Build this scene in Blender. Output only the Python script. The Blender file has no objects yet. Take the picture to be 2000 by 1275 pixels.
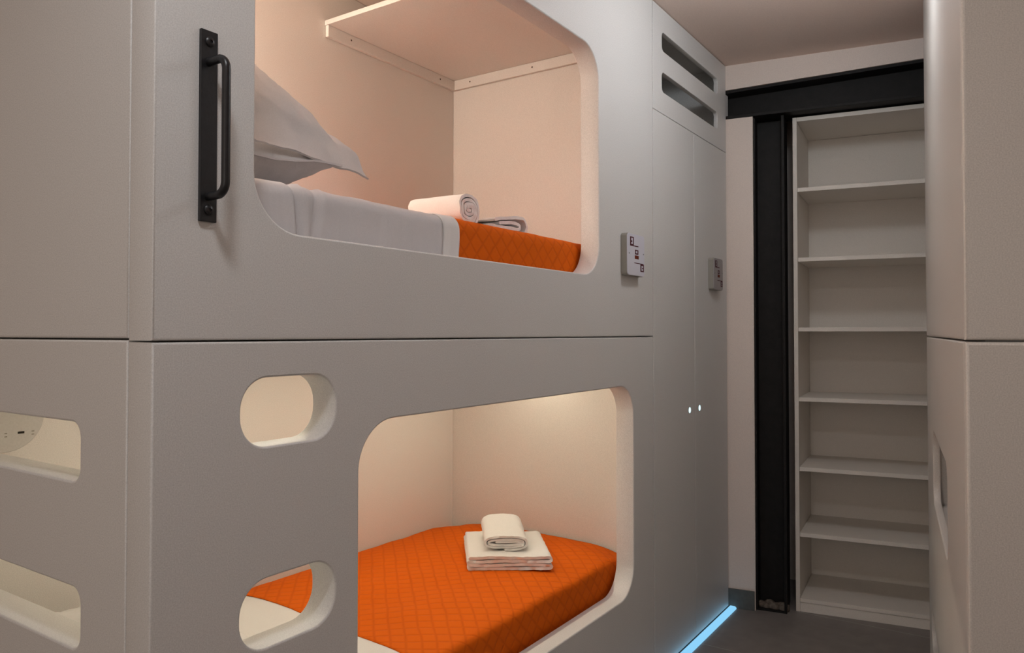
import bpy, bmesh, math, random
from mathutils import Vector, Matrix, noise

random.seed(4)
SC = bpy.context.scene
COL = SC.collection
R = math.radians

# ------------------------------------------------------------------ camera
F_PX, CX, CY = 1468.0, 1000.0, 621.0
YAW, PITCH = R(33.9), math.atan(29 / F_PX)
CAM = Vector((-0.676, -1.147, 1.30))
cam_d = bpy.data.cameras.new('camera')
cam_o = bpy.data.objects.new('camera', cam_d)
COL.objects.link(cam_o)
fwd = Vector((math.cos(YAW) * math.cos(PITCH), math.sin(YAW) * math.cos(PITCH), math.sin(PITCH)))
rgt = Vector((math.sin(YAW), -math.cos(YAW), 0))
upv = rgt.cross(fwd)
m = Matrix((rgt, upv, -fwd)).transposed().to_4x4()
m.translation = CAM
cam_o.matrix_world = m
cam_d.sensor_fit = 'HORIZONTAL'
cam_d.sensor_width = 36
cam_d.lens = F_PX / 2000 * 36
cam_d.shift_x = 0
cam_d.shift_y = -(637.5 - CY) / 2000
cam_d.clip_start = 0.02
SC.camera = cam_o

# ------------------------------------------------------------------ world, exposure
w = bpy.data.worlds.new('world')
SC.world = w
w.use_nodes = True
w.node_tree.nodes['Background'].inputs[0].default_value = (0.82, 0.86, 1.0, 1)
w.node_tree.nodes['Background'].inputs[1].default_value = 0.35
SC.view_settings.view_transform = 'Standard'
SC.view_settings.look = 'None'
SC.view_settings.exposure = 0.0
SC.view_settings.gamma = 1
SC.view_settings.use_curve_mapping = False


def area(name, loc, size, power, col, rot=(0, 0, 0), size_y=None, shape='RECTANGLE', spread=180):
    l = bpy.data.lights.new(name, 'AREA')
    l.shape = shape
    l.size = size
    if shape == 'RECTANGLE':
        l.size_y = size_y or size
    l.energy = power
    l.color = col
    l.spread = R(spread)
    o = bpy.data.objects.new(name, l)
    COL.objects.link(o)
    o.location = loc
    o.rotation_euler = rot
    return o


# light of the ceiling lamps over the corridor (housings further down); the second is added fill for the bunk's end
LAMPS = [(-0.35, -0.55, 6.4, (0.95, 0.96, 0.98)), (-1.9, 0.15, 2.2, (1.0, 0.88, 0.66))]
for lx, ly, lp, lc in LAMPS:
    area('ceiling_lamp_light', (lx, ly, 2.558), 0.20, lp, lc, shape='DISK')
# added warm fill light at the back wall's opening, behind the camera
area('back_fill_light', (-3.02, -1.2, 1.7), 1.6, 11.0, (1.0, 0.89, 0.77), rot=(0, R(-90), 0), size_y=2.0)


# ------------------------------------------------------------------ helpers
def link(name, me, mat=None, parent=None):
    o = bpy.data.objects.new(name, me)
    COL.objects.link(o)
    if mat is not None:
        me.materials.clear()
        me.materials.append(mat)
    if parent is not None:
        o.parent = parent
    return o


def tag(o, label=None, cat=None, group=None, kind=None):
    if label: o['label'] = label
    if cat: o['category'] = cat
    if group: o['group'] = group
    if kind: o['kind'] = kind
    return o


def empty(name, loc=(0, 0, 0), rz=0.0):
    o = bpy.data.objects.new(name, None)
    o.empty_display_size = 0.1
    COL.objects.link(o)
    o.location = loc
    o.rotation_euler = (0, 0, rz)
    return o


def thing(name, label, cat, loc=(0, 0, 0), rz=0.0, group=None):
    return tag(empty(name, loc, rz), label, cat, group)


def fin(name, bm, mat, parent=None, sharp=None, bevel=0, seg=2):
    bmesh.ops.recalc_face_normals(bm, faces=bm.faces)
    me = bpy.data.meshes.new(name)
    bm.to_mesh(me)
    bm.free()
    o = link(name, me, mat, parent)
    if sharp is not None:
        for p in me.polygons:
            p.use_smooth = True
        me.set_sharp_from_angle(angle=R(sharp))
    if bevel:
        md = o.modifiers.new('b', 'BEVEL')
        md.width = bevel
        md.segments = seg
        md.limit_method = 'ANGLE'
        for p in me.polygons:
            p.use_smooth = True
        me.set_sharp_from_angle(angle=R(50))
        md.harden_normals = True
    return o


def add_box(bm, x0, x1, y0, y1, z0, z1):
    vs = [bm.verts.new(p) for p in ((x0, y0, z0), (x1, y0, z0), (x1, y1, z0), (x0, y1, z0),
                                    (x0, y0, z1), (x1, y0, z1), (x1, y1, z1), (x0, y1, z1))]
    for f in ((0, 3, 2, 1), (4, 5, 6, 7), (0, 1, 5, 4), (1, 2, 6, 5), (2, 3, 7, 6), (3, 0, 4, 7)):
        bm.faces.new([vs[i] for i in f])
    return vs


def box(name, b, mat, parent=None, bevel=0.0015):
    bm = bmesh.new()
    add_box(bm, *b)
    return fin(name, bm, mat, parent, bevel=bevel)


def add_prism(bm, foot, z0, z1):
    """vertical prism over a plan outline; z1 may be a list (one height per corner)"""
    n = len(foot)
    if not isinstance(z0, (list, tuple)): z0 = [z0] * n
    if not isinstance(z1, (list, tuple)): z1 = [z1] * n
    a = [bm.verts.new((p[0], p[1], z)) for p, z in zip(foot, z0)]
    b = [bm.verts.new((p[0], p[1], z)) for p, z in zip(foot, z1)]
    bm.faces.new(a[::-1])
    bm.faces.new(b)
    for i in range(n):
        j = (i + 1) % n
        bm.faces.new((a[i], a[j], b[j], b[i]))


def rrect(x0, x1, y0, y1, r, seg=10):
    pts = []
    for cx, cy, a0 in ((x1 - r, y0 + r, -90), (x1 - r, y1 - r, 0), (x0 + r, y1 - r, 90), (x0 + r, y0 + r, 180)):
        for k in range(seg + 1):
            a = R(a0 + 90 * k / seg)
            pts.append((cx + r * math.cos(a), cy + r * math.sin(a)))
    return pts


def panel(name, outer, holes, thick, mat, parent, frame, bevel=0.004, outer_r=0.0):
    """A sheet with rounded openings. outer = (u0,u1,v0,v1); frame = (origin, u axis, v axis, depth axis)"""
    cu = bpy.data.curves.new('c', 'CURVE')
    cu.dimensions = '2D'
    cu.fill_mode = 'BOTH'
    cu.extrude = thick / 2 - bevel
    cu.bevel_depth = bevel
    cu.bevel_resolution = 2
    cu.offset = -bevel

    def loop(pts):
        s = cu.splines.new('POLY')
        s.points.add(len(pts) - 1)
        for p, q in zip(s.points, pts):
            p.co = (q[0], q[1], 0, 1)
        s.use_cyclic_u = True
    u0, u1, v0, v1 = outer
    if outer_r:
        loop(rrect(u0, u1, v0, v1, outer_r))
    else:
        loop([(u0, v0), (u1, v0), (u1, v1), (u0, v1)])
    for h in holes:
        loop(rrect(*h)[::-1])
    tmp = bpy.data.objects.new('tmp', cu)
    COL.objects.link(tmp)
    dg = bpy.context.evaluated_depsgraph_get()
    dg.update()
    me = bpy.data.meshes.new_from_object(tmp.evaluated_get(dg))
    bpy.data.objects.remove(tmp)
    O, U, V, D = [Vector(q) for q in frame]
    M = Matrix((U, V, D)).transposed()
    bm = bmesh.new()
    bm.from_mesh(me)
    bmesh.ops.remove_doubles(bm, verts=bm.verts, dist=1e-5)
    for v in bm.verts:
        v.co = O + M @ Vector((v.co.x, v.co.y, v.co.z + thick / 2))
    bmesh.ops.recalc_face_normals(bm, faces=bm.faces)
    bm.to_mesh(me)
    bm.free()
    me.name = name
    Dn = D.normalized()
    me.set_sharp_from_angle(angle=R(38))
    for p in me.polygons:
        p.use_smooth = abs(p.normal.dot(Dn)) < 0.999
    return link(name, me, mat, parent)


def add_tube(bm, pts, r, seg=14, cap=True):
    pts = [Vector(p) for p in pts]
    rings = []
    prev = None
    for i, p in enumerate(pts):
        t = (pts[min(i + 1, len(pts) - 1)] - pts[max(i - 1, 0)]).normalized()
        if prev is None:
            a = Vector((0, 0, 1)) if abs(t.z) < 0.9 else Vector((1, 0, 0))
            n = t.cross(a).normalized()
        else:
            n = (prev - t * prev.dot(t)).normalized()
        prev = n
        b = t.cross(n)
        rings.append([bm.verts.new(p + r * (math.cos(2 * math.pi * k / seg) * n + math.sin(2 * math.pi * k / seg) * b)) for k in range(seg)])
    for A, B in zip(rings, rings[1:]):
        for k in range(seg):
            bm.faces.new((A[k], A[(k + 1) % seg], B[(k + 1) % seg], B[k]))
    if cap:
        bm.faces.new(rings[0][::-1])
        bm.faces.new(rings[-1])


def add_lathe(bm, prof, M, seg=24):
    """prof = list of (radius, height) about local z, M = 4x4"""
    rings = []
    for r, h in prof:
        if r < 1e-6:
            rings.append([bm.verts.new(M @ Vector((0, 0, h)))])
        else:
            rings.append([bm.verts.new(M @ Vector((r * math.cos(2 * math.pi * k / seg), r * math.sin(2 * math.pi * k / seg), h))) for k in range(seg)])
    for A, B in zip(rings, rings[1:]):
        for k in range(seg):
            j = (k + 1) % seg
            if len(A) == 1 and len(B) == 1: continue
            if len(A) == 1: bm.faces.new((A[0], B[k], B[j]))
            elif len(B) == 1: bm.faces.new((A[k], A[j], B[0]))
            else: bm.faces.new((A[k], A[j], B[j], B[k]))


def grid_mesh(name, rows, mat, parent=None, uv=None, closed=False, solid=0.0, subsurf=0):
    """rows[i][j] -> Vector ; uv same shape"""
    bm = bmesh.new()
    V = [[bm.verts.new(p) for p in r] for r in rows]
    uvl = bm.loops.layers.uv.new('uv')
    for i in range(len(rows) - 1):
        for j in range(len(rows[0]) - 1):
            q = ((i, j), (i + 1, j), (i + 1, j + 1), (i, j + 1))
            f = bm.faces.new([V[a][b] for a, b in q])
            f.smooth = True
            if uv:
                for l, (a, b) in zip(f.loops, q):
                    l[uvl].uv = uv[a][b]
    me = bpy.data.meshes.new(name)
    bm.to_mesh(me)
    bm.free()
    o = link(name, me, mat, parent)
    if solid:
        md = o.modifiers.new('s', 'SOLIDIFY')
        md.thickness = solid
        md.offset = -1
    if subsurf:
        md = o.modifiers.new('ss', 'SUBSURF')
        md.levels = md.render_levels = subsurf
    return o


# ------------------------------------------------------------------ materials
def mat(name, col, rough=0.5, spec=0.4, metal=0.0):
    m = bpy.data.materials.new(name)
    m.use_nodes = True
    b = m.node_tree.nodes['Principled BSDF']
    b.inputs['Base Color'].default_value = (*col, 1)
    b.inputs['Roughness'].default_value = rough
    b.inputs['Specular IOR Level'].default_value = spec
    b.inputs['Metallic'].default_value = metal
    return m


def N(m, t, **kw):
    n = m.node_tree.nodes.new(t)
    for k, v in kw.items():
        setattr(n, k, v)
    return n


def L(m, a, b):
    m.node_tree.links.new(a, b)


def speckle(m, scale, amt, bump=0.0, bscale=None, dist=0.001):
    """fine colour grain plus a fine bump"""
    b = m.node_tree.nodes['Principled BSDF']
    tc = N(m, 'ShaderNodeTexCoord')
    nz = N(m, 'ShaderNodeTexNoise')
    nz.inputs['Scale'].default_value = scale
    nz.inputs['Detail'].default_value = 3
    L(m, tc.outputs['Object'], nz.inputs['Vector'])
    c = b.inputs['Base Color'].default_value[:3]
    rp = N(m, 'ShaderNodeValToRGB')
    rp.color_ramp.elements[0].position = 0.3
    rp.color_ramp.elements[1].position = 0.7
    rp.color_ramp.elements[0].color = (*[v * (1 - amt) for v in c], 1)
    rp.color_ramp.elements[1].color = (*[min(1, v * (1 + amt)) for v in c], 1)
    L(m, nz.outputs['Fac'], rp.inputs['Fac'])
    L(m, rp.outputs['Color'], b.inputs['Base Color'])
    if bump:
        n2 = N(m, 'ShaderNodeTexNoise')
        n2.inputs['Scale'].default_value = bscale or scale
        n2.inputs['Detail'].default_value = 4
        L(m, tc.outputs['Object'], n2.inputs['Vector'])
        bp = N(m, 'ShaderNodeBump')
        bp.inputs['Strength'].default_value = bump
        bp.inputs['Distance'].default_value = dist
        L(m, n2.outputs['Fac'], bp.inputs['Height'])
        L(m, bp.outputs['Normal'], b.inputs['Normal'])
    return m


def emit(name, col, strength):
    m = bpy.data.materials.new(name)
    m.use_nodes = True
    nt = m.node_tree
    nt.nodes.remove(nt.nodes['Principled BSDF'])
    e = nt.nodes.new('ShaderNodeEmission')
    e.inputs[0].default_value = (*col, 1)
    e.inputs[1].default_value = strength
    nt.links.new(e.outputs[0], nt.nodes['Material Output'].inputs[0])
    return m


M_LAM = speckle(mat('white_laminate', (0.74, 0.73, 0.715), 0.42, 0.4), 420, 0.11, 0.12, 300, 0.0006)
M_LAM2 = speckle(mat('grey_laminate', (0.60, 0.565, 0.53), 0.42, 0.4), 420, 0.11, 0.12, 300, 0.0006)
M_INT = speckle(mat('inner_laminate', (0.76, 0.73, 0.69), 0.5, 0.35), 420, 0.09, 0.10, 300, 0.0006)
M_SHELF = speckle(mat('shelf_laminate', (0.86, 0.80, 0.73), 0.5, 0.35), 380, 0.05)
M_WALL = speckle(mat('wall_paint', (0.88, 0.77, 0.70), 0.9, 0.2), 300, 0.05, 0.15, 120, 0.002)
M_CEIL = speckle(mat('ceiling_paint', (0.86, 0.69, 0.60), 0.95, 0.1), 260, 0.05, 0.15, 90, 0.002)
M_HANDLE = speckle(mat('black_paint', (0.012, 0.012, 0.014), 0.38, 0.5), 90, 0.2, 0.25, 160, 0.001)
M_STEEL = speckle(mat('black_steel', (0.010, 0.0085, 0.008), 0.6, 0.3), 30, 0.25, 0.3, 60, 0.002)
M_BASEB = speckle(mat('grey_skirting', (0.13, 0.13, 0.12), 0.6, 0.3), 60, 0.1)
M_SHEET = speckle(mat('sheet_cotton', (0.66, 0.64, 0.65), 0.9, 0.1), 500, 0.04, 0.25, 700, 0.0008)
M_WHITE = speckle(mat('white_cotton', (0.80, 0.78, 0.77), 0.9, 0.1), 500, 0.03, 0.25, 700, 0.0008)
M_PILLOW = speckle(mat('pillow_cotton', (0.56, 0.545, 0.55), 0.9, 0.1), 500, 0.05, 0.25, 700, 0.0008)
M_TOWEL = speckle(mat('terry_towel', (0.84, 0.82, 0.80), 1.0, 0.05), 350, 0.03, 0.4, 420, 0.002)
M_PLASTIC = mat('white_plastic', (0.74, 0.735, 0.82), 0.35, 0.5)
M_RED = mat('dark_red_print', (0.09, 0.018, 0.030), 0.6, 0.2)
M_RUST = mat('rust_red_print', (0.17, 0.028, 0.012), 0.6, 0.2)
M_DARK = mat('dark_slot', (0.02, 0.018, 0.015), 0.7, 0.2)
M_DISC = speckle(mat('disc_plastic', (0.60, 0.585, 0.56), 0.5, 0.3), 200, 0.04)
M_LED_B = emit('blue_led', (0.26, 0.62, 0.92), 1.05)
M_LED_K = emit('white_led', (0.62, 0.93, 1.0), 1.6)
M_LED_W = emit('warm_led', (1.0, 0.90, 0.69), 44.0)
M_LED_U = emit('warm_led_upper', (1.0, 0.82, 0.66), 720.0)
M_LAMP = emit('lamp_diffuser', (1.0, 0.94, 0.86), 4.0)


def quilt_material():
    m = mat('orange_quilt', (0.72, 0.125, 0.002), 0.85, 0.15)
    b = m.node_tree.nodes['Principled BSDF']
    uv = N(m, 'ShaderNodeUVMap')
    uv.uv_map = 'uv'
    mp = N(m, 'ShaderNodeMapping')
    mp.inputs['Rotation'].default_value = (0, 0, R(45))
    L(m, uv.outputs[0], mp.inputs[0])
    # small wobble of the stitching
    nz = N(m, 'ShaderNodeTexNoise')
    nz.inputs['Scale'].default_value = 9
    L(m, uv.outputs[0], nz.inputs['Vector'])
    mx = N(m, 'ShaderNodeVectorMath', operation='MULTIPLY_ADD')
    mx.inputs[1].default_value = (0.012, 0.012, 0)
    L(m, nz.outputs['Color'], mx.inputs[0])
    L(m, mp.outputs[0], mx.inputs[2])
    sp = N(m, 'ShaderNodeSeparateXYZ')
    L(m, mx.outputs[0], sp.inputs[0])
    outs = []
    for ax in (0, 1):
        d = N(m, 'ShaderNodeMath', operation='DIVIDE')
        d.inputs[1].default_value = 0.041
        L(m, sp.outputs[ax], d.inputs[0])
        fr = N(m, 'ShaderNodeMath', operation='PINGPONG')
        fr.inputs[1].default_value = 0.5
        L(m, d.outputs[0], fr.inputs[0])
        outs.append(fr)
    mn = N(m, 'ShaderNodeMath', operation='MINIMUM')
    L(m, outs[0].outputs[0], mn.inputs[0])
    L(m, outs[1].outputs[0], mn.inputs[1])
    rp = N(m, 'ShaderNodeMapRange')
    rp.interpolation_type = 'SMOOTHSTEP'
    rp.inputs['From Min'].default_value = 0.0
    rp.inputs['From Max'].default_value = 0.16
    L(m, mn.outputs[0], rp.inputs['Value'])
    n2 = N(m, 'ShaderNodeTexNoise')
    n2.inputs['Scale'].default_value = 160
    n2.inputs['Detail'].default_value = 4
    L(m, uv.outputs[0], n2.inputs['Vector'])
    ad = N(m, 'ShaderNodeMath', operation='MULTIPLY_ADD')
    ad.inputs[1].default_value = 0.35
    L(m, n2.outputs['Fac'], ad.inputs[0])
    L(m, rp.outputs['Result'], ad.inputs[2])
    bp = N(m, 'ShaderNodeBump')
    bp.inputs['Strength'].default_value = 0.3
    bp.inputs['Distance'].default_value = 0.0035
    L(m, ad.outputs[0], bp.inputs['Height'])
    L(m, bp.outputs['Normal'], b.inputs['Normal'])
    cr = N(m, 'ShaderNodeMix', data_type='RGBA')   # thread of the stitch lines is a touch darker
    L(m, rp.outputs['Result'], cr.inputs['Factor'])
    cr.inputs['A'].default_value = (0.64, 0.105, 0.0015, 1)
    cr.inputs['B'].default_value = (0.72, 0.125, 0.002, 1)
    L(m, cr.outputs['Result'], b.inputs['Base Color'])
    return m


def tile_material():
    m = mat('floor_tile', (0.10, 0.09, 0.085), 0.45, 0.4)
    b = m.node_tree.nodes['Principled BSDF']
    tc = N(m, 'ShaderNodeTexCoord')
    mp = N(m, 'ShaderNodeMapping')
    mp.inputs['Location'].default_value = (0.0, 0.0, 0)
    L(m, tc.outputs['Object'], mp.inputs[0])
    br = N(m, 'ShaderNodeTexBrick')
    br.offset = 0
    br.inputs['Scale'].default_value = 1
    br.inputs['Brick Width'].default_value = 0.60
    br.inputs['Row Height'].default_value = 1.20
    br.inputs['Mortar Size'].default_value = 0.0018
    br.inputs['Color1'].default_value = (0.25, 0.22, 0.205, 1)
    br.inputs['Color2'].default_value = (0.24, 0.215, 0.20, 1)
    br.inputs['Mortar'].default_value = (0.42, 0.41, 0.39, 1)
    L(m, mp.outputs[0], br.inputs['Vector'])
    nz = N(m, 'ShaderNodeTexNoise')
    nz.inputs['Scale'].default_value = 14
    nz.inputs['Detail'].default_value = 6
    L(m, tc.outputs['Object'], nz.inputs['Vector'])
    mx = N(m, 'ShaderNodeMix', data_type='RGBA', blend_type='OVERLAY')
    mx.inputs['Factor'].default_value = 0.25
    L(m, br.outputs['Color'], mx.inputs['A'])
    L(m, nz.outputs['Fac'], mx.inputs['B'])
    L(m, mx.outputs['Result'], b.inputs['Base Color'])
    return m


M_QUILT = quilt_material()
M_TILE = tile_material()

# ------------------------------------------------------------------ plan frames
CEIL = 2.58
A0 = Vector((3.005, -0.274, 0))               # front left foot of the bookcase
D = Vector((0.163, -0.9866, 0)).normalized()  # along the far wall, to the right
NW = Vector((0.9866, 0.163, 0)).normalized()  # into the far wall


def W(s, n, z=0.0):
    p = A0 + s * D + n * NW
    return Vector((p.x, p.y, z))


# ------------------------------------------------------------------ room shell
def struct(name, bm, m, **k):
    return tag(fin(name, bm, m, **k), kind='structure')


bm = bmesh.new()
add_box(bm, -3.2, 4.2, -3.0, 1.3, -0.10, 0.0)
struct('floor', bm, M_TILE)
bm = bmesh.new()
add_box(bm, -3.2, 4.2, -3.0, 1.3, CEIL, CEIL + 0.10)
struct('ceiling', bm, M_CEIL)
bm = bmesh.new()
add_box(bm, -3.2, 4.2, 1.02, 1.14, 0, CEIL)
struct('wall_left', bm, M_WALL)
bm = bmesh.new()
add_box(bm, -3.2, 4.2, -3.0, -2.88, 0, CEIL)
struct('wall_right', bm, M_WALL)
bm = bmesh.new()
add_box(bm, -3.2, -3.08, -2.88, 1.02, 0, 0.9)
add_box(bm, -3.2, -3.08, -2.88, 1.02, 2.2, CEIL)
add_box(bm, -3.2, -3.08, -2.88, -2.2, 0.9, 2.2)
add_box(bm, -3.2, -3.08, -0.2, 1.02, 0.9, 2.2)
struct('wall_back', bm, M_WALL)
# far wall: the strip beside the column, the wall behind the bookcase, the plaster above the steel beam
bm = bmesh.new()
def quadfoot(s0, s1, n0, n1):
    return [W(s0, n0), W(s1, n0), W(s1, n1), W(s0, n1)]
add_prism(bm, quadfoot(-0.330, -0.172, -0.075, 0.47), 0, 2.326)
add_prism(bm, quadfoot(-1.45, 2.6, 0.47, 0.60), 0, CEIL)
struct('wall_far', bm, M_WALL)
bm = bmesh.new()
# lower edge of this plaster climbs slightly to the right, where the beam shows deeper
zl, zr = 2.462 - 0.02 * 0.034, 2.462 + 0.034 * 2.51
add_prism(bm, quadfoot(-0.330, 2.2, -0.088, 0.47), [zl, zr, zr, zl], CEIL)
struct('wall_far_upper', bm, M_WALL)
bm = bmesh.new()
add_prism(bm, quadfoot(-0.318, -0.176, -0.084, -0.0755), 0, 0.090)
struct('baseboard_far', bm, M_BASEB, bevel=0.001)

# ------------------------------------------------------------------ steel column and beam
bm = bmesh.new()
foot = [(-0.171, -0.060), (-0.163, -0.060), (-0.163, 0.030), (-0.046, 0.030), (-0.046, -0.060), (-0.034, -0.060),
        (-0.034, 0.120), (-0.046, 0.120), (-0.046, 0.042), (-0.163, 0.042), (-0.163, 0.120), (-0.171, 0.120)]
add_prism(bm, [W(s, n) for s, n in foot], 0.0, 2.3205)
# base plate
add_prism(bm, quadfoot(-0.171, -0.034, -0.059, 0.12), 0.0, 0.008)
tag(fin('steel_column', bm, M_STEEL, bevel=0.001), 'black steel H column standing between white wall strip and bookcase', 'column')
bm = bmesh.new()
s0, s1 = -0.328, 0.62
for n0, n1, z0, z1 in ((-0.080, 0.085, 2.3265, 2.340), (0.010, 0.022, 2.340, 2.500)):
    add_prism(bm, quadfoot(s0, s1, n0, n1), z0, z1)
# top flange follows the plaster edge
def ztop(s): return 2.462 + 0.034 * (s + 0.31) / 0.85 * 0.85
add_prism(bm, quadfoot(s0, s1, -0.080, 0.085), [ztop(s0) - 0.014, ztop(s1) - 0.014] + [ztop(s1) - 0.014, ztop(s0) - 0.014],
          [ztop(s0) - 0.0005, ztop(s1) - 0.0005, ztop(s1) - 0.0005, ztop(s0) - 0.0005])
tag(fin('steel_beam', bm, M_STEEL, bevel=0.001), 'black steel beam running level above the bookcase and column', 'beam')

# mortar heap at the foot of the column
bm = bmesh.new()
for i in range(9):
    s = -0.155 + 0.013 * i
    c = W(s, -0.004 - 0.008 * (i % 3), 0.012)
    bmesh.ops.create_icosphere(bm, subdivisions=2, radius=0.017 + 0.005 * random.random(), matrix=Matrix.Translation(c) @ Matrix.Diagonal((1.3, 1.3, 0.9 + 0.5 * random.random(), 1)))
M_MORT = speckle(mat('mortar', (0.17, 0.14, 0.115), 0.95, 0.1), 60, 0.3, 0.8, 90, 0.004)
o = fin('mortar', bm, M_MORT, sharp=80)
tag(o, 'rough brown mortar heaped at the foot of the black column', 'mortar', kind='stuff')

# ------------------------------------------------------------------ bookcase
bc = thing('bookcase', 'tall open white bookcase of seven empty compartments at the far wall', 'bookcase', A0)
DEP = Vector((math.cos(R(5.4)), math.sin(R(5.4)), 0))


def B(s, n, z=0.0):   # local to the bookcase's empty
    p = s * D + n * DEP
    return Vector((p.x, p.y, z))


BW, BD, TOPZ = 0.80, 0.42, 2.318


def bfoot(s0, s1, n0, n1):
    return [B(s0, n0), B(s1, n0), B(s1, n1), B(s0, n1)]


for s0, s1 in ((0.0, 0.0185), (BW - 0.0185, BW)):
    bm = bmesh.new(); add_prism(bm, bfoot(s0, s1, 0, BD), 0, TOPZ)
    fin('side_panel', bm, M_SHELF, bc, bevel=0.0012)
bm = bmesh.new(); add_prism(bm, bfoot(0.0190, BW - 0.019, 0.0, BD), TOPZ - 0.020, TOPZ)
fin('top_board', bm, M_SHELF, bc, bevel=0.0012)
bm = bmesh.new(); add_prism(bm, bfoot(0.0190, BW - 0.019, BD - 0.012, BD - 0.004), 0.062, TOPZ - 0.021)
fin('back_panel', bm, M_SHELF, bc)
for z in (1.975, 1.645, 1.316, 0.988, 0.662, 0.356):
    bm = bmesh.new(); add_prism(bm, bfoot(0.0192, BW - 0.0192, 0.006, BD - 0.013), z - 0.0095, z + 0.0095)
    fin('shelf', bm, M_SHELF, bc, bevel=0.0012)
bm = bmesh.new(); add_prism(bm, bfoot(0.0192, BW - 0.0192, 0.0, BD - 0.013), 0.044, 0.062)
fin('bottom_board', bm, M_SHELF, bc, bevel=0.0012)
bm = bmesh.new(); add_prism(bm, bfoot(0.0192, BW - 0.0192, 0.003, 0.021), 0.0, 0.0425)
fin('plinth', bm, M_SHELF, bc)

# ------------------------------------------------------------------ left bunk bed
T = 0.070
X1, YB = 1.972, 0.950
SEAM = 1.286
bunk = thing('bunk_bed', 'large white double bunk with rounded openings and black grab handle', 'bunk bed')
XF = ((0, 0, 0), (1, 0, 0), (0, 0, 1), (0, 1, 0))          # front panels: u = x, v = z, depth = +y
YF = ((0, 0, 0), (0, 1, 0), (0, 0, 1), (1, 0, 0))          # end panels : u = y, v = z, depth = +x
panel('upper_front_panel', (0, 1.9935, SEAM + 0.0015, CEIL - 0.002), [(0.193, 1.549, 1.489, 2.241, 0.105)], T, M_LAM, bunk, XF)
panel('lower_front_panel', (0, 1.9935, 0.002, SEAM - 0.0015),
      [(0.457, 1.813, 0.369, 1.112, 0.105), (0.167, 0.391, 1.091, 1.218, 0.058), (0.168, 0.392, 0.724, 0.850, 0.058)], T, M_LAM, bunk, XF)
panel('upper_end_panel', (T + 0.0015, YB + 0.02, SEAM + 0.005, CEIL - 0.002), [], T, M_LAM, bunk, YF)
panel('lower_end_panel', (T + 0.0015, YB + 0.02, 0.002, SEAM + 0.002),
      [(0.222, 0.80, 1.037, 1.142, 0.028), (0.216, 0.80, 0.745, 0.852, 0.028)], T, M_LAM, bunk, YF)
box('foot_board', (X1, 1.9935, T + 0.001, YB + 0.02, 0.002, CEIL - 0.002), M_INT, bunk)
box('back_board', (T + 0.001, X1 - 0.001, YB, YB + 0.02, 0.002, CEIL - 0.002), M_INT, bunk)
box('upper_base_board', (T + 0.001, X1 - 0.001, T + 0.001, YB - 0.001, 1.245, 1.398), M_INT, bunk)
box('lower_base_board', (T + 0.001, X1 - 0.001, T + 0.001, YB - 0.001, 0.215, 0.258), M_INT, bunk)

# hanging shelf with its battens
SX0 = 1.212
sh = box('overhead_shelf', (SX0, X1 - 0.001, T + 0.001, YB - 0.001, 2.428, 2.446), M_INT, bunk)
b1 = box('batten', (SX0 + 0.003, X1 - 0.001, YB - 0.017, YB - 0.0015, 2.385, 2.4275), M_INT, sh)
b2 = box('batten', (X1 - 0.017, X1 - 0.0015, T + 0.03, YB - 0.018, 2.385, 2.4275), M_INT, sh)
M_SCREW = mat('screw_hole', (0.06, 0.03, 0.02), 0.6, 0.3)
for p, ax, par in (((1.329, YB - 0.0172, 2.407), 'y', b1), ((1.858, YB - 0.0172, 2.408), 'y', b1),
                   ((X1 - 0.0172, 0.845, 2.408), 'x', b2), ((X1 - 0.0172, 0.52, 2.408), 'x', b2)):
    bm = bmesh.new()
    Mx = Matrix.Translation(p) @ (Matrix.Rotation(R(90), 4, 'X') if ax == 'y' else Matrix.Rotation(R(-90), 4, 'Y'))
    add_lathe(bm, [(0, 0.0008), (0.0022, 0.0008), (0.0036, 0.0), (0.0036, -0.002)], Mx, 12)
    fin('screw', bm, M_SCREW, par, sharp=40)

# light strips of the two berths
def led_bar(name, p0, p1, m, par, r=0.006):
    bm = bmesh.new()
    add_tube(bm, [p0, p1], r, 8)
    return fin(name, bm, m, par, sharp=60)


box('reading_light_strip', (0.26, X1 - 0.05, 0.440, 0.458, 1.2395, 1.2445), M_LED_W, bunk, bevel=0)
led_bar('reading_light_strip', (T + 0.012, 0.80, 1.98), (T + 0.012, 0.80, 2.36), M_LED_U, bunk)

# round control disc on the back board of the lower berth
disc = empty('control_disc')
disc.parent = bunk
DX, DZ = 0.177, 1.092
bm = bmesh.new()
Mx = Matrix.Translation((DX, YB, DZ)) @ Matrix.Rotation(R(90), 4, 'X')
add_lathe(bm, [(0.090, 0.0), (0.090, 0.004), (0.0885, 0.006), (0, 0.006)], Mx, 64)
fin('disc_plate', bm, M_DISC, disc, sharp=35)
bm = bmesh.new()
add_box(bm, DX + 0.028, DX + 0.043, YB - 0.0066, YB - 0.006, 1.046, 1.0515)
fin('usb_slot', bm, M_DARK, disc)
for dx in (-0.002, 0.060):
    bm = bmesh.new()
    for k in range(2):
        add_box(bm, DX + dx, DX + dx + 0.006, YB - 0.0066, YB - 0.006, 1.0405 + 0.008 * k, 1.0425 + 0.008 * k)
    fin('mark', bm, mat('mark_grey', (0.22, 0.2, 0.16), 0.6), disc)

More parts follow.
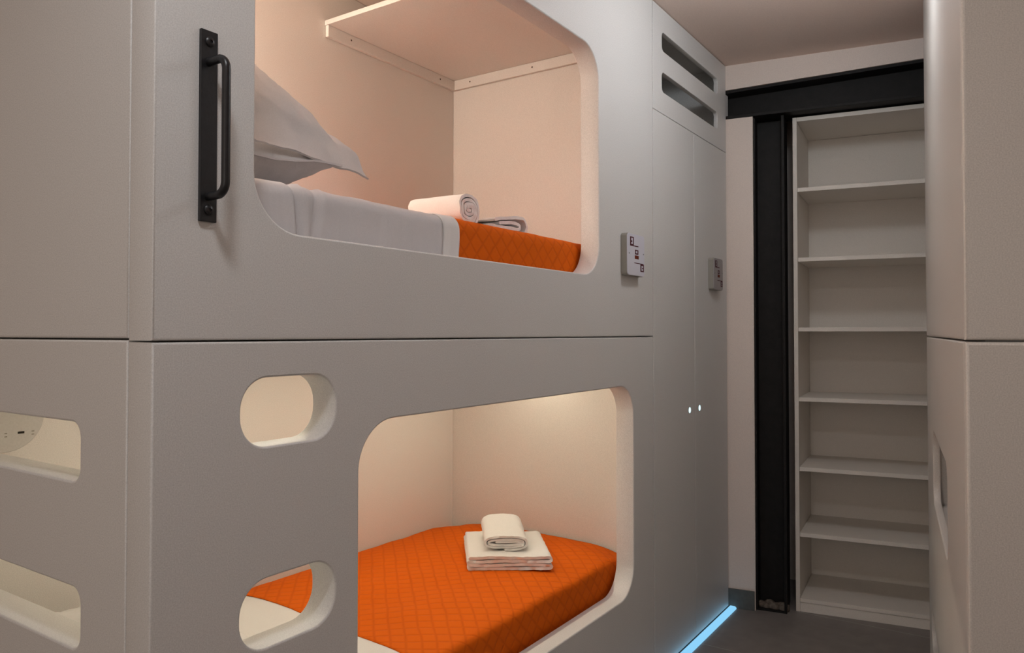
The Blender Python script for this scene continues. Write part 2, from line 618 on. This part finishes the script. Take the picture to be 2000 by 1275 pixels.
# black grab handle
h = empty('grab_handle')
h.parent = bunk
bm = bmesh.new()
add_box(bm, 0.0785, 0.1105, -0.007, -0.0002, 1.489, 1.8165)
fin('handle_plate', bm, M_HANDLE, h, bevel=0.0012)
bm = bmesh.new()
pts = [(0.0935, -0.006, 1.762), (0.0935, -0.030, 1.762)]
for k in range(1, 9):
    a = R(90 * k / 8)
    pts.append((0.0935, -0.034 - 0.021 * math.sin(a), 1.741 + 0.021 * math.cos(a)))
pts += [(0.0935, -0.055, 1.70), (0.0935, -0.055, 1.60)]
for k in range(0, 9):
    a = R(90 * k / 8)
    pts.append((0.0935, -0.034 - 0.021 * math.cos(a), 1.553 - 0.021 * math.sin(a)))
pts += [(0.0935, -0.030, 1.532), (0.0935, -0.006, 1.532)]
add_tube(bm, pts, 0.0072, 20)
fin('handle_bar', bm, M_HANDLE, h, sharp=50)
for z in (1.797, 1.509):
    bm = bmesh.new()
    Mx = Matrix.Translation((0.0945, -0.007, z)) @ Matrix.Rotation(R(90), 4, 'X')
    add_lathe(bm, [(0.0088, -0.0003), (0.0084, 0.002), (0.006, 0.0042), (0.003, 0.0048), (0.003, 0.003), (0, 0.003)], Mx, 20)
    fin('screw', bm, M_HANDLE, h, sharp=35)


# ------------------------------------------------------------------ bedding
def smooth(t):
    t = max(0.0, min(1.0, t))
    return t * t * (3 - 2 * t)


def fbm(x, y, z=0.0, o=3):
    return noise.fractal(Vector((x, y, z)), 1.0, 2.0, o, noise_basis='PERLIN_ORIGINAL')


class Bed:
    def __init__(s, z0, ztop, yf, rad, drop, und):
        s.und = und
        s.z0, s.zt, s.yf, s.rad, s.drop = z0, ztop, yf, rad, drop
        s.yb = YB - 0.012
        s.x0, s.x1 = T + 0.010, X1 - 0.010

    def top(s, x, y):
        u = abs((y - 0.5 * (s.yf + s.yb)) / (0.5 * (s.yb - s.yf)))
        zz = s.zt - s.drop[0] * u ** 5
        e = smooth((x - (s.x1 - 0.22)) / 0.22)
        zz -= s.drop[1] * e ** 2 * (0.3 + 0.7 * u ** 4)
        zz += s.und * fbm(x * 4, y * 4, 3)
        return zz

    def section(s, x, off, n=46):
        """profile from bottom front, up the side, over the top, to the back"""
        H_ = s.top(x, s.yf + s.rad)
        pts = []
        for k in range(9):
            pts.append((s.yf - off, s.z0 + (H_ - s.rad - s.z0) * k / 8))
        for k in range(1, 8):
            a = R(90 * k / 8)
            pts.append((s.yf + s.rad - (s.rad + off) * math.cos(a), H_ - s.rad + (s.rad + off) * math.sin(a)))
        m_ = n - 16
        for k in range(m_):
            y = s.yf + s.rad + (s.yb - s.rad - s.yf - s.rad) * k / (m_ - 1)
            pts.append((y, s.top(x, y) + off))
        for k in range(1, 6):
            a = R(90 * k / 5)
            zt = s.top(x, s.yb - s.rad)
            pts.append((s.yb - s.rad + (s.rad + off) * math.sin(a), zt - s.rad + (s.rad + off) * math.cos(a)))
        return pts


def sleeve(name, bed, xs, off, material, label, cat, edge=None, wrinkle=None, close=False, solid=0.0025, group=None):
    rows, uvs = [], []
    for xi, x in enumerate(xs):
        sec = bed.section(x, off)
        row, uv = [], []
        s_ = 0.0
        prev = None
        for (y, z) in sec:
            if prev: s_ += math.hypot(y - prev[0], z - prev[1])
            prev = (y, z)
            px = x + (edge(x, y, s_) if edge else 0.0)
            p = Vector((px, y, z))
            if wrinkle:
                p += wrinkle(px, y, z, s_)
            row.append(p)
            uv.append((px, s_))
        rows.append(row)
        uvs.append(uv)
    if close:   # bring the foot end down over the mattress end
        last = rows[-1]
        bl = Vector((0, 0, 0))
        for k in range(1, 7):
            a = R(90 * k / 6)
            dx, dz = 0.007 * math.sin(a), 0.007 * (1 - math.cos(a))
            row, uv = [], []
            for p, q in zip(last, uvs[-1]):
                row.append(Vector((p.x + dx, p.y, max(bed.z0, p.z - dz))))
                uv.append((q[0] + 0.01 * k, q[1]))
            rows.append(row); uvs.append(uv)
        row, uv = [], []
        for p, q in zip(rows[-1], uvs[-1]):
            row.append(Vector((p.x, p.y, bed.z0)))
            uv.append((q[0] + (p.z - bed.z0), q[1]))
        rows.append(row); uvs.append(uv)
    o = grid_mesh(name, rows, material, None, uvs, solid=solid)
    tag(o, label, cat, group)
    return o


def frange(a, b, n):
    return [a + (b - a) * i / (n - 1) for i in range(n)]


UB = Bed(1.400, 1.601, 0.092, 0.022, (0.006, 0.004), 0.0015)
LB = Bed(0.260, 0.482, 0.094, 0.020, (0.022, 0.030), 0.004)
for bed, lab in ((UB, 'pale mattress of the upper berth under grey sheet and orange quilt'),
                 (LB, 'pale mattress of the lower berth under white sheet and orange quilt')):
    bm = bmesh.new()
    rows = []
    for x in frange(bed.x0, bed.x1 - 0.012, 40):
        sec = bed.section(x, 0.0)
        rows.append([bm.verts.new((x, y, z)) for y, z in sec])
    for a, b in zip(rows, rows[1:]):
        for j in range(len(a) - 1):
            bm.faces.new((a[j], b[j], b[j + 1], a[j + 1])).smooth = True
        bm.faces.new((a[0], a[-1], b[-1], b[0]))
    bm.faces.new(rows[0][::-1])
    bm.faces.new(rows[-1])
    o = fin('mattress', bm, M_WHITE, None)
    for p in o.data.polygons: p.use_smooth = True
    o.data.set_sharp_from_angle(angle=R(50))
    tag(o, lab, 'mattress')


def wr_sheet_upper(x, y, z, s):
    """soft vertical drag folds on the hanging side, two deep pleats near the head"""
    side = 1.0 if y < UB.yf + 0.03 else max(0.12, 1 - (y - UB.yf - 0.03) * 6)
    f = 0.0030 * fbm(x * 16, z * 2.0, 1.3) + 0.0010 * fbm(x * 40, z * 5.0, 4.3)
    d = (z - UB.z0)
    xc1 = 0.345 - 0.10 * (UB.zt - z) * 0.2 + 0.02
    f -= 0.0105 * math.exp(-((x - xc1 + 0.11 * (z - 1.5)) / 0.0055) ** 2)
    f += 0.006 * math.exp(-((x - xc1 - 0.016 + 0.03 * (z - 1.5)) / 0.010) ** 2)
    f -= 0.007 * math.exp(-((x - xc1 - 0.038 - 0.12 * (z - 1.5)) / 0.009) ** 2)
    f += 0.003 * math.exp(-((x - xc1 - 0.056 - 0.14 * (z - 1.5)) / 0.009) ** 2)
    # diagonal drag towards the quilt
    f += 0.0028 * math.exp(-((x - 0.62 - 0.8 * (z - 1.52)) / 0.03) ** 2) * smooth((1.57 - z) / 0.05)
    f *= side
    if y < UB.yf + 0.012:
        return Vector((0, -min(f, 0.0060), 0))
    return Vector((0, -f * 0.2, 0.6 * f + 0.0015 * fbm(x * 7, y * 7, 2.2)))


def xs_dense(a, b, step):
    n = int((b - a) / step) + 2
    return frange(a, b, n)


sleeve('bed_sheet', UB, xs_dense(UB.x0, 0.858, 0.003), 0.0115, M_SHEET, 'wrinkled pale grey sheet drawn over the head half of the upper mattress', 'sheet',
       wrinkle=wr_sheet_upper)
sleeve('folded_sheet_edge', UB, xs_dense(0.823, 0.888, 0.006), 0.0160, M_WHITE, 'white turned-back sheet edge lying over the upper orange quilt', 'sheet',
       edge=lambda x, y, s: 0.006 * math.exp(-((s - 0.16) / 0.05) ** 2) + 0.002 * math.sin(s * 14),
       wrinkle=lambda x, y, z, s: Vector((0, -0.001 * fbm(x * 30, z * 12), 0.002 * fbm(x * 12, y * 9))), solid=0.003)
sleeve('quilt', UB, xs_dense(0.862, X1 - 0.0135, 0.012), 0.0125, M_QUILT, 'orange diamond-stitched quilt tucked over the upper mattress', 'quilt',
       wrinkle=lambda x, y, z, s: Vector((0, 0.0012 * fbm(x * 7, z * 9, 7), 0.001 * fbm(x * 9, y * 9, 3))), close=False)

sleeve('bed_sheet', LB, xs_dense(LB.x0, 0.90, 0.007), 0.004, M_WHITE, 'white sheet over the head half of the lower mattress', 'sheet',
       wrinkle=lambda x, y, z, s: Vector((0, 0.001 * fbm(x * 12, z * 4, 5), (0.0015 * fbm(x * 14, y * 9, 1) + 0.010 * max(0, fbm(x * 3 + y * 5, y * 2, 4))) * smooth((0.78 - x) / 0.12))))
sleeve('quilt', LB, xs_dense(0.79, X1 - 0.0135, 0.010), 0.0070, M_QUILT, 'orange diamond-stitched quilt tucked over the lower mattress', 'quilt',
       edge=lambda x, y, s: (0.075 * (y - 0.40) + 0.006 * math.sin(y * 11)) * max(0, 1 - (x - 0.79) / 0.4),
       wrinkle=lambda x, y, z, s: Vector((0, 0.0012 * fbm(x * 7, z * 9, 7), 0.0012 * fbm(x * 14, y * 14, 8))), close=False)


# ------------------------------------------------------------------ pillows
def pillow(label, O, U, V, lu, lv, thick, flange, lift=None, seed=0.0, tip=None, group=None, shape=None, m=None, under=0.9, wr=1.0):
    """U = across (lu), V = from head to front (lv); closed cushion with flat flange all round"""
    U, V = Vector(U).normalized(), Vector(V).normalized()
    Nn = U.cross(V).normalized()
    if Nn.z < 0: Nn = -Nn
    nu, nv = 64, 56
    top, bot = [], []
    for i in range(nu + 1):
        a = -1 + 2 * i / nu
        rt, rb = [], []
        for j in range(nv + 1):
            b = -1 + 2 * j / nv
            # slightly pulled-in sides between the corners
            uu = a * (lu / 2) * (1 - 0.05 * (1 - b * b))
            vv = b * (lv / 2) * (1 - 0.06 * (1 - a * a))
            fa = min(1.0, (1 - abs(a)) * lu / 2 / flange)
            fb = min(1.0, (1 - abs(b)) * lv / 2 / flange)
            ia = max(0.0, 1 - (abs(a) / (1 - 2 * flange / lu)) ** 2.6) if abs(a) < 1 - 2 * flange / lu else 0
            ib = max(0.0, 1 - (abs(b) / (1 - 2 * flange / lv)) ** 2.6) if abs(b) < 1 - 2 * flange / lv else 0
            hgt = thick / 2 * (ia * ib) ** 0.55
            wob = wr * (0.007 * fbm(a * 3 + seed, b * 3, seed) * min(1, hgt / 0.02) + 0.008 * (abs(fbm((a + 0.5 * b) * 4 + seed, (b - 0.4 * a) * 1.6, 2 + seed)) - 0.2) * min(1, hgt / 0.03))
            fl = 0.010 * fbm(a * 2.2 + seed, b * 2.2, 5 + seed) * (1 - min(1, hgt / 0.03))
            base = Vector(O) + U * uu + V * vv
            ex = Vector((0, 0, 0))
            if shape: ex = shape(a, b)
            rt.append(base + Nn * (hgt + wob + fl + 0.0022) + ex)
            rb.append(base + Nn * (-hgt * under + wob * 0.7 + fl - 0.0022) + ex)
        top.append(rt); bot.append(rb)
    bm = bmesh.new()
    VT = [[bm.verts.new(p) for p in r] for r in top]
    VBt = [[bm.verts.new(p) for p in r] for r in bot]
    for i in range(nu):
        for j in range(nv):
            bm.faces.new((VT[i][j], VT[i + 1][j], VT[i + 1][j + 1], VT[i][j + 1])).smooth = True
            bm.faces.new((VBt[i][j], VBt[i][j + 1], VBt[i + 1][j + 1], VBt[i + 1][j])).smooth = True
    for i in range(nu):
        bm.faces.new((VT[i][0], VBt[i][0], VBt[i + 1][0], VT[i + 1][0]))
        bm.faces.new((VT[i][nv], VT[i + 1][nv], VBt[i + 1][nv], VBt[i][nv]))
    for j in range(nv):
        bm.faces.new((VT[0][j], VT[0][j + 1], VBt[0][j + 1], VBt[0][j]))
        bm.faces.new((VT[nu][j], VBt[nu][j], VBt[nu][j + 1], VT[nu][j + 1]))
    o = fin('pillow', bm, m or M_PILLOW, None)
    for p in o.data.polygons: p.use_smooth = True
    o.data.set_sharp_from_angle(angle=R(60))
    tag(o, label, 'pillow', group)
    return o


# lower of the two: lies on the sheet
pillow('grey pillow lying flat on the upper berth beneath the other pillow', (0.350, 0.515, 1.692), (0, 1, 0), (0.992, 0, 0.02), 0.62, 0.50, 0.170, 0.010,
       seed=3.1, wr=1.6, shape=lambda a, b: Vector((0, 0, 0.012 * max(0, b) ** 3)))
# upper: its near edge rests on the flat one, it leans up against the back board
PTIP = Vector((0.716, 0.205, 1.722))
PU = Vector((-0.27, 0.66, 0.53)).normalized()
PV = Vector((0.99, 0.0, -0.09)).normalized()
pillow('grey flanged pillow leaning on the flat pillow, its corner pointing outward', PTIP + PU * 0.35 - PV * 0.20, PU, PV, 0.70, 0.40, 0.112, 0.062,
       seed=8.4, under=0.45, shape=lambda a, b: Vector((-0.030 * smooth((-a - 0.80) / 0.20) * smooth(b), 0.0, -0.038 * smooth((-a - 0.80) / 0.20))))
# pillow of the lower berth
pillow('white pillow at the head of the lower berth seen through the slots', (0.300, 0.52, 0.575), (0, 1, 0), (0.985, 0, -0.17), 0.68, 0.42, 0.13, 0.015, seed=5.7, m=M_WHITE)


# ------------------------------------------------------------------ towels
def towel(label, name, path, length, th, origin, wdir, ldir, seed=0.0, n=30, taper=None, group=None):
    """path: list of (w, z) midline of the rolled or folded cloth; swept along ldir"""
    wdir, ldir = Vector(wdir).normalized(), Vector(ldir).normalized()
    # resample
    P = [Vector((a, b, 0)) for a, b in path]
    out = [P[0]]
    step = 0.004
    for a, b in zip(P, P[1:]):
        d = (b - a).length
        k = max(1, int(d / step))
        for i in range(1, k + 1):
            out.append(a.lerp(b, i / k))
    # smooth
    for _ in range(3):
        out = [out[0]] + [(out[i - 1] + out[i] * 2 + out[i + 1]) / 4 for i in range(1, len(out) - 1)] + [out[-1]]
    nrm = []
    for i in range(len(out)):
        t = (out[min(i + 1, len(out) - 1)] - out[max(i - 1, 0)]).normalized()
        nrm.append(Vector((-t.y, t.x, 0)))
    loop = [o_ + n_ * th / 2 for o_, n_ in zip(out, nrm)]
    e = (out[-1] - out[-2]).normalized() * th * 0.45
    loop += [out[-1] + e]
    loop += [o_ - n_ * th / 2 for o_, n_ in zip(reversed(out), reversed(nrm))]
    e = (out[0] - out[1]).normalized() * th * 0.45
    loop += [out[0] + e]
    K = len(out)
    bm = bmesh.new()
    rows = []
    O = Vector(origin)
    for j in range(n + 1):
        v = j / n
        l = length * v
        k = taper(v) if taper else 1.0
        row = []
        # the cut ends are slightly pulled in so that the layers read as separate
        for idx, q in enumerate(loop):
            g = 0.0012 * fbm(q.x * 40 + seed, q.y * 40, l * 25)
            endw = 0.0035 * fbm(q.x * 45 + seed * 2, q.y * 70, 3.3) * (1 if v in (0, 1) else 0.8 if (j == 1 or j == n - 1) else 0)
            row.append(bm.verts.new(O + wdir * (q.x + g) + ldir * (l + endw) + Vector((0, 0, q.y * k + (g if q.y > 0.012 else 0)))))
        rows.append(row)
    m_ = len(loop)
    for a, b in zip(rows, rows[1:]):
        for i in range(m_):
            bm.faces.new((a[i], a[(i + 1) % m_], b[(i + 1) % m_], b[i])).smooth = True
    # end caps: strips between the two sides of the ribbon
    for row in (rows[0], rows[-1]):
        for i in range(K - 1):
            a, b = row[i], row[i + 1]
            c, d = row[2 * K - (i + 1)], row[2 * K - i]
            bm.faces.new((a, b, c, d)).smooth = True
        bm.faces.new((row[K - 1], row[K], row[K + 1]))
        bm.faces.new((row[0], row[2 * K], row[2 * K + 1])) if m_ > 2 * K + 1 else None
    o = fin(name, bm, M_TOWEL, None)
    for p in o.data.polygons: p.use_smooth = True
    o.data.set_sharp_from_angle(angle=R(70))
    tag(o, label, 'towel', group)
    return o


def flat_spiral(wd, ht, th, turns, sag=0.0, start=0, pitch=1.4):
    """loaf-shaped roll: rounded box rings shrinking inwards, outermost first"""
    pts = []
    steps = int(turns * 40)
    for i in range(steps + 1):
        t = i / 40.0
        a = -math.pi / 2 + 2 * math.pi * t + start
        k = t * th * pitch * (1 + 0.10 * math.sin(t * 5.3))
        rx, rz = wd / 2 - th / 2 - k, ht / 2 - th / 2 - k
        if rz < 0.0025: rz = 0.0025
        if rx < 0.004: break
        ca, sa = math.cos(a), math.sin(a)
        e = 0.72
        x = rx * (abs(ca) ** e) * (1 if ca >= 0 else -1)
        z = rz * (abs(sa) ** e) * (1 if sa >= 0 else -1)
        pts.append((wd / 2 + x, ht / 2 + z + sag * math.sin(x * 40)))
    return pts


def z_fold(wd, th, layers, seed=0):
    """flat towel folded to and fro, first layer at the bottom"""
    pts = []
    g = th * 1.28
    for k in range(layers):
        z = th / 2 + g * k
        inset0 = th * 0.6 + (0.004 if k % 2 else 0)
        xs = frange(inset0, wd - inset0, 12)
        if k % 2: xs = xs[::-1]
        for i, x in enumerate(xs):
            pts.append((x, z + 0.0016 * math.sin(x * 31 + seed + k * 1.3) * (k > 0)))
        if k < layers - 1:
            xe, sgn = (wd - inset0, 1) if k % 2 == 0 else (inset0, -1)
            for q in range(1, 6):
                a = R(-90 + 180 * q / 6)
                pts.append((xe + sgn * g / 2 * math.cos(a), z + g / 2 + g / 2 * math.sin(a)))
    return pts


def loop_fold():
    """thin flat layers ending in a thick open fold on the right"""
    def arc(cx, cz, rx, rz, a0, a1, n=8):
        return [(cx + rx * math.cos(R(a0 + (a1 - a0) * k / n)), cz + rz * math.sin(R(a0 + (a1 - a0) * k / n))) for k in range(n + 1)]
    p = [(0.17, 0.0175), (0.20, 0.018), (0.26, 0.022)]
    p += arc(0.300, 0.030, 0.020, 0.0100, -90, 90)[1:]
    p += [(0.27, 0.040), (0.22, 0.034), (0.20, 0.0315)]
    q = [(0.14, 0.0055), (0.18, 0.0055), (0.33, 0.0055)]
    q += arc(0.335, 0.034, 0.030, 0.0285, -90, 90)[1:]
    q += [(0.30, 0.060), (0.25, 0.052), (0.20, 0.0450), (0.175, 0.040)]
    return p[::-1][:-1] + [(0.145, 0.0175), (0.132, 0.0115), (0.145, 0.0055)] + q[1:]


# lower berth: folded bath towel with a rolled hand towel on it
ld = Vector((math.cos(R(39.5)), math.sin(R(39.5)), 0))
wd_ = Vector((math.cos(R(-55)), math.sin(R(-55)), 0))
zt = 0.4905
towel('flat folded white towel on the lower orange quilt under the rolled towel', 'folded_towel', z_fold(0.290, 0.0095, 4, 1.0), 0.33, 0.0095,
      (1.379, 0.419, zt), wd_, ld, seed=1.1)
towel('loosely rolled white towel resting on the flat folded towel, lower berth', 'rolled_towel', flat_spiral(0.165, 0.070, 0.0080, 2.6), 0.205, 0.0085,
      Vector((1.379, 0.419, zt + 0.0475)) + wd_ * 0.054 + ld * 0.060, wd_, ld, seed=4.1, taper=lambda v: 0.82 + 0.45 * v)
# upper berth
zt = 1.6145
towel('flat folded white towel on the upper orange quilt beside the thick roll', 'folded_towel', loop_fold(), 0.24, 0.0105,
      (1.055, 0.190, zt), (1, 0.03, 0), (0, 1, 0), seed=6.1)
towel('thick rolled white towel with spiral end lying on the upper berth', 'rolled_towel', flat_spiral(0.116, 0.102, 0.0080, 4.2), 0.19, 0.0095,
      (1.060, 0.21, zt + 0.005), (1, 0.06, 0), (-0.06, 1, 0), seed=9.4)

# ------------------------------------------------------------------ white wall boxes with red print
M_BOXSHADE = mat('box_side_shade', (0.33, 0.315, 0.28), 0.5, 0.3)  # shade on the box sides put into their colour


def print_box(label, x0, wdt, z0, z1, dep, m, group):
    t = thing('switch_box', label, 'switch box', (x0, 0, z0), 0, group)
    H_ = z1 - z0
    panel('housing', (0, wdt, 0, H_), [], dep - 0.0035, M_BOXSHADE, t, ((0, -dep + 0.003, 0), (1, 0, 0), (0, 0, 1), (0, 1, 0)), bevel=0.0015, outer_r=0.012)
    panel('cover', (0.001, wdt - 0.001, 0.001, H_ - 0.001), [], 0.004, m, t, ((0, -dep - 0.001, 0), (1, 0, 0), (0, 0, 1), (0, 1, 0)), bevel=0.0015, outer_r=0.012)
    yf = -dep - 0.0014

    def mark(us, vs, mm, name):
        bm = bmesh.new()
        for (u0, u1), (v0, v1) in zip(us, vs):
            add_box(bm, u0 * wdt, u1 * wdt, yf, yf + 0.0008, v0 * H_, v1 * H_)
        fin(name, bm, mm, t)
    # bracket signs: a block with light strokes and a long thin bar
    mark([(0.14, 0.20), (0.30, 0.35), (0.20, 0.30), (0.20, 0.30), (0.20, 0.26), (0.14, 0.62)],
         [(0.72, 0.92), (0.72, 0.92), (0.895, 0.92), (0.72, 0.745), (0.79, 0.83), (0.700, 0.722)], M_RED, 'red_symbol')
    mark([(0.42, 0.62), (0.42, 0.47), (0.57, 0.62), (0.42, 0.62)], [(0.60, 0.625), (0.54, 0.60), (0.54, 0.60), (0.515, 0.545)], M_RED, 'red_symbol')
    mark([(0.41, 0.64)], [(0.405, 0.49)], M_RUST, 'red_symbol')
    mark([(0.38, 0.92), (0.74, 0.80), (0.90, 0.95), (0.80, 0.90), (0.80, 0.90), (0.84, 0.90)],
         [(0.298, 0.316), (0.115, 0.298), (0.115, 0.298), (0.265, 0.298), (0.115, 0.145), (0.19, 0.215)], M_RED, 'red_symbol')
    for u, v in ((0.09, 0.52), (0.93, 0.55)):
        bm = bmesh.new()
        Mx = Matrix.Translation((u * wdt, yf + 0.0006, v * H_)) @ Matrix.Rotation(R(90), 4, 'X')
        add_lathe(bm, [(0.0028, 0), (0.0025, 0.0008), (0, 0.0008)], Mx, 12)
        fin('screw', bm, mat('screw_grey', (0.16, 0.16, 0.17), 0.4, 0.5, 0.5), t, sharp=40)
    return t


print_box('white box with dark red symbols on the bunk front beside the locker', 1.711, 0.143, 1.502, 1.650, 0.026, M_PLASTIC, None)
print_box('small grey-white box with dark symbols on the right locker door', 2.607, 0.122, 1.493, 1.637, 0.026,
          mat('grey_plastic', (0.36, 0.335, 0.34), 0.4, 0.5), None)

# ------------------------------------------------------------------ locker
LX0, LX1 = 1.9965, 2.866
lk = thing('locker', 'tall white two-door locker with slotted top panel beside the bunk', 'locker', (LX0, 0, 0))
LWD = LX1 - LX0
FL = ((0, 0, 0), (1, 0, 0), (0, 0, 1), (0, 1, 0))
gx0 = -LX0
panel('vent_panel', (0.001, LWD, 2.1615, CEIL - 0.003), [(2.088 + gx0, 2.752 + gx0, 2.410, 2.485, 0.020), (2.086 + gx0, 2.750 + gx0, 2.247, 2.326, 0.020)], 0.020, M_LAM, lk, FL, bevel=0.0015)


def door(u0, u1, hole):
    panel('door', (u0, u1, 0.012, 2.1585), [(hole - 0.0125, hole + 0.0125, 0.975 - 0.0125, 0.975 + 0.0125, 0.0122)], 0.020, M_LAM, lk, FL, bevel=0.0012)
    bm = bmesh.new()
    Mx = Matrix.Translation((hole, 0.0035, 0.975)) @ Matrix.Rotation(R(90), 4, 'X')
    add_lathe(bm, [(0.0135, -0.01), (0.0122, 0.0), (0.0115, 0.003), (0, 0.0036)], Mx, 28)
    o = fin('glowing_knob', bm, M_LED_K, lk.children[-1] if False else [c for c in bpy.data.objects if c.name.startswith('door')][-1], sharp=50)
    o['label'] = 'round knob lit white'
    return o


door(0.001, 2.4345 - LX0, 2.374 - LX0)
door(2.4380 - LX0, LWD, 2.492 - LX0)
yb = 0.60
box('side_board', (0.001, 0.019, 0.0215, yb, 0.0, CEIL - 0.004), M_LAM, lk)
box('side_board', (LWD - 0.018, LWD, 0.0215, yb, 0.0, CEIL - 0.004), M_LAM, lk)
box('back_panel', (0.001, LWD, yb + 0.001, yb + 0.010, 0.0, CEIL - 0.004), M_INT, lk)
box('shelf_board', (0.0195, LWD - 0.0185, 0.0215, yb - 0.001, 2.150, 2.168), M_INT, lk)
box('partition', (0.735, 0.753, 0.32, yb - 0.001, 2.169, CEIL - 0.021), M_INT, lk)
box('top_board', (0.0195, LWD - 0.0185, 0.0215, yb - 0.001, CEIL - 0.020, CEIL - 0.004), M_INT, lk)
box('base_board', (0.0195, LWD - 0.0185, 0.045, yb - 0.001, 0.012, 0.030), M_INT, lk)
box('filler_strip', (LWD + 0.001, LWD + 0.060, 0.008, 0.030, 0.002, CEIL - 0.004), M_LAM, lk)

# blue light strip on the floor along the locker
bm = bmesh.new()
prof = [(-0.036, 0.001), (-0.036, 0.006), (-0.030, 0.012), (-0.008, 0.012), (-0.003, 0.008), (-0.003, 0.001)]
st = thing('floor_light_strip', 'glowing blue light strip on the floor along the locker front', 'light strip', (0, 0, 0))
for xa, xb in ((0.02, 2.690), (2.694, 2.872)):
    bm = bmesh.new()
    a = [bm.verts.new((xa, y, z)) for y, z in prof]
    b = [bm.verts.new((xb, y, z)) for y, z in prof]
    bm.faces.new(a); bm.faces.new(b[::-1])
    for i in range(len(prof)):
        j = (i + 1) % len(prof)
        bm.faces.new((a[i], a[j], b[j], b[i]))
    fin('light_tube', bm, M_LED_B, st)

# ------------------------------------------------------------------ right bunk block
PB = Vector((0.841, -1.072, 0))
ANG = R(6.9)
rb = thing('bunk_bed', 'white bunk block at the right edge, its side turned away', 'bunk bed', PB, ANG)
LB_ = 1.775
# local frame: +x along the corridor face (away from the camera), -y into the block, face at y = 0
RF = ((0, -0.030, 0), (1, 0, 0), (0, 0, 1), (0, 1, 0))
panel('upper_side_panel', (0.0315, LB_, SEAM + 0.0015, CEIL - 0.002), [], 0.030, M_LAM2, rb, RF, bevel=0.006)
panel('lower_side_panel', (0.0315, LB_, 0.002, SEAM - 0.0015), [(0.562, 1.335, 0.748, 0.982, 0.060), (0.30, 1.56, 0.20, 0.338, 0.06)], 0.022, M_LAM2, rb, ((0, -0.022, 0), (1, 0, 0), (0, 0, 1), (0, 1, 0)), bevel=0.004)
bm = bmesh.new()
add_box(bm, 0.53, 1.37, -0.072, -0.062, 0.72, 1.01)
add_box(bm, 0.53, 0.54, -0.062, -0.0225, 0.72, 1.01)
add_box(bm, 1.36, 1.37, -0.062, -0.0225, 0.72, 1.01)
add_box(bm, 0.54, 1.36, -0.062, -0.0225, 0.72, 0.73)
add_box(bm, 0.54, 1.36, -0.062, -0.0225, 1.00, 1.01)
fin('slot_backing', bm, M_LAM2, rb)  # tray added behind the opening so its inside does not go black
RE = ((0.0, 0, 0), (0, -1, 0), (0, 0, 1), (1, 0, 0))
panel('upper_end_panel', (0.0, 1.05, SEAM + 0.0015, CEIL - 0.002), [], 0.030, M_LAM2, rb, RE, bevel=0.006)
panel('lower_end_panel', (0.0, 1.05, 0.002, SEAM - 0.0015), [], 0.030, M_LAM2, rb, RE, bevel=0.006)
box('far_end_board', (LB_ - 0.03, LB_ - 0.002, -1.05, -0.031, 0.002, CEIL - 0.004), M_INT, rb)
box('base_board', (0.031, LB_ - 0.031, -1.05, -0.032, 0.40, 0.43), M_INT, rb)
box('base_board', (0.031, LB_ - 0.031, -1.05, -0.032, 1.26, 1.29), M_INT, rb)
box('back_board', (0.001, LB_ - 0.002, -1.08, -1.051, 0.002, CEIL - 0.004), M_INT, rb)

# ------------------------------------------------------------------ ceiling lamps (above the corridor, out of the picture; the second added as fill)
for (lx, ly, lp, lc), lab in zip(LAMPS, ('round flush ceiling lamp near the head of the bunk', 'added round ceiling fill lamp out beyond the bunk head')):
    t = thing('ceiling_lamp', lab, 'ceiling lamp', (lx, ly, CEIL))
    bm = bmesh.new()
    add_lathe(bm, [(0.125, 0.0), (0.125, -0.018), (0.108, -0.018), (0.108, -0.004), (0, -0.004)], Matrix.Identity(4), 40)
    fin('lamp_ring', bm, M_PLASTIC, t, sharp=40)
    bm = bmesh.new()
    add_lathe(bm, [(0.104, -0.0055), (0.104, -0.014), (0, -0.014)], Matrix.Identity(4), 40)
    fin('diffuser', bm, M_LAMP, t, sharp=40)

# unseen corridor lamp, made a hanging globe to brighten ceiling and far wall
GX, GY = 1.68, -0.66
t = thing('globe_fill_lamp', 'unseen globe lamp over the corridor, shaped to light ceiling and far wall', 'ceiling lamp', (GX, GY, CEIL))
bm = bmesh.new()
add_lathe(bm, [(0, -0.0005), (0.055, -0.0005), (0.052, -0.020), (0.02, -0.026), (0.02, -0.044), (0, -0.044)], Matrix.Identity(4), 32)
fin('lamp_base', bm, M_PLASTIC, t, sharp=40)
bm = bmesh.new()
bmesh.ops.create_uvsphere(bm, u_segments=32, v_segments=20, radius=0.085, matrix=Matrix.Translation((0, 0, -0.131)))
fin('globe', bm, emit('globe_glow', (0.86, 0.94, 1.0), 32.0), t, sharp=80)
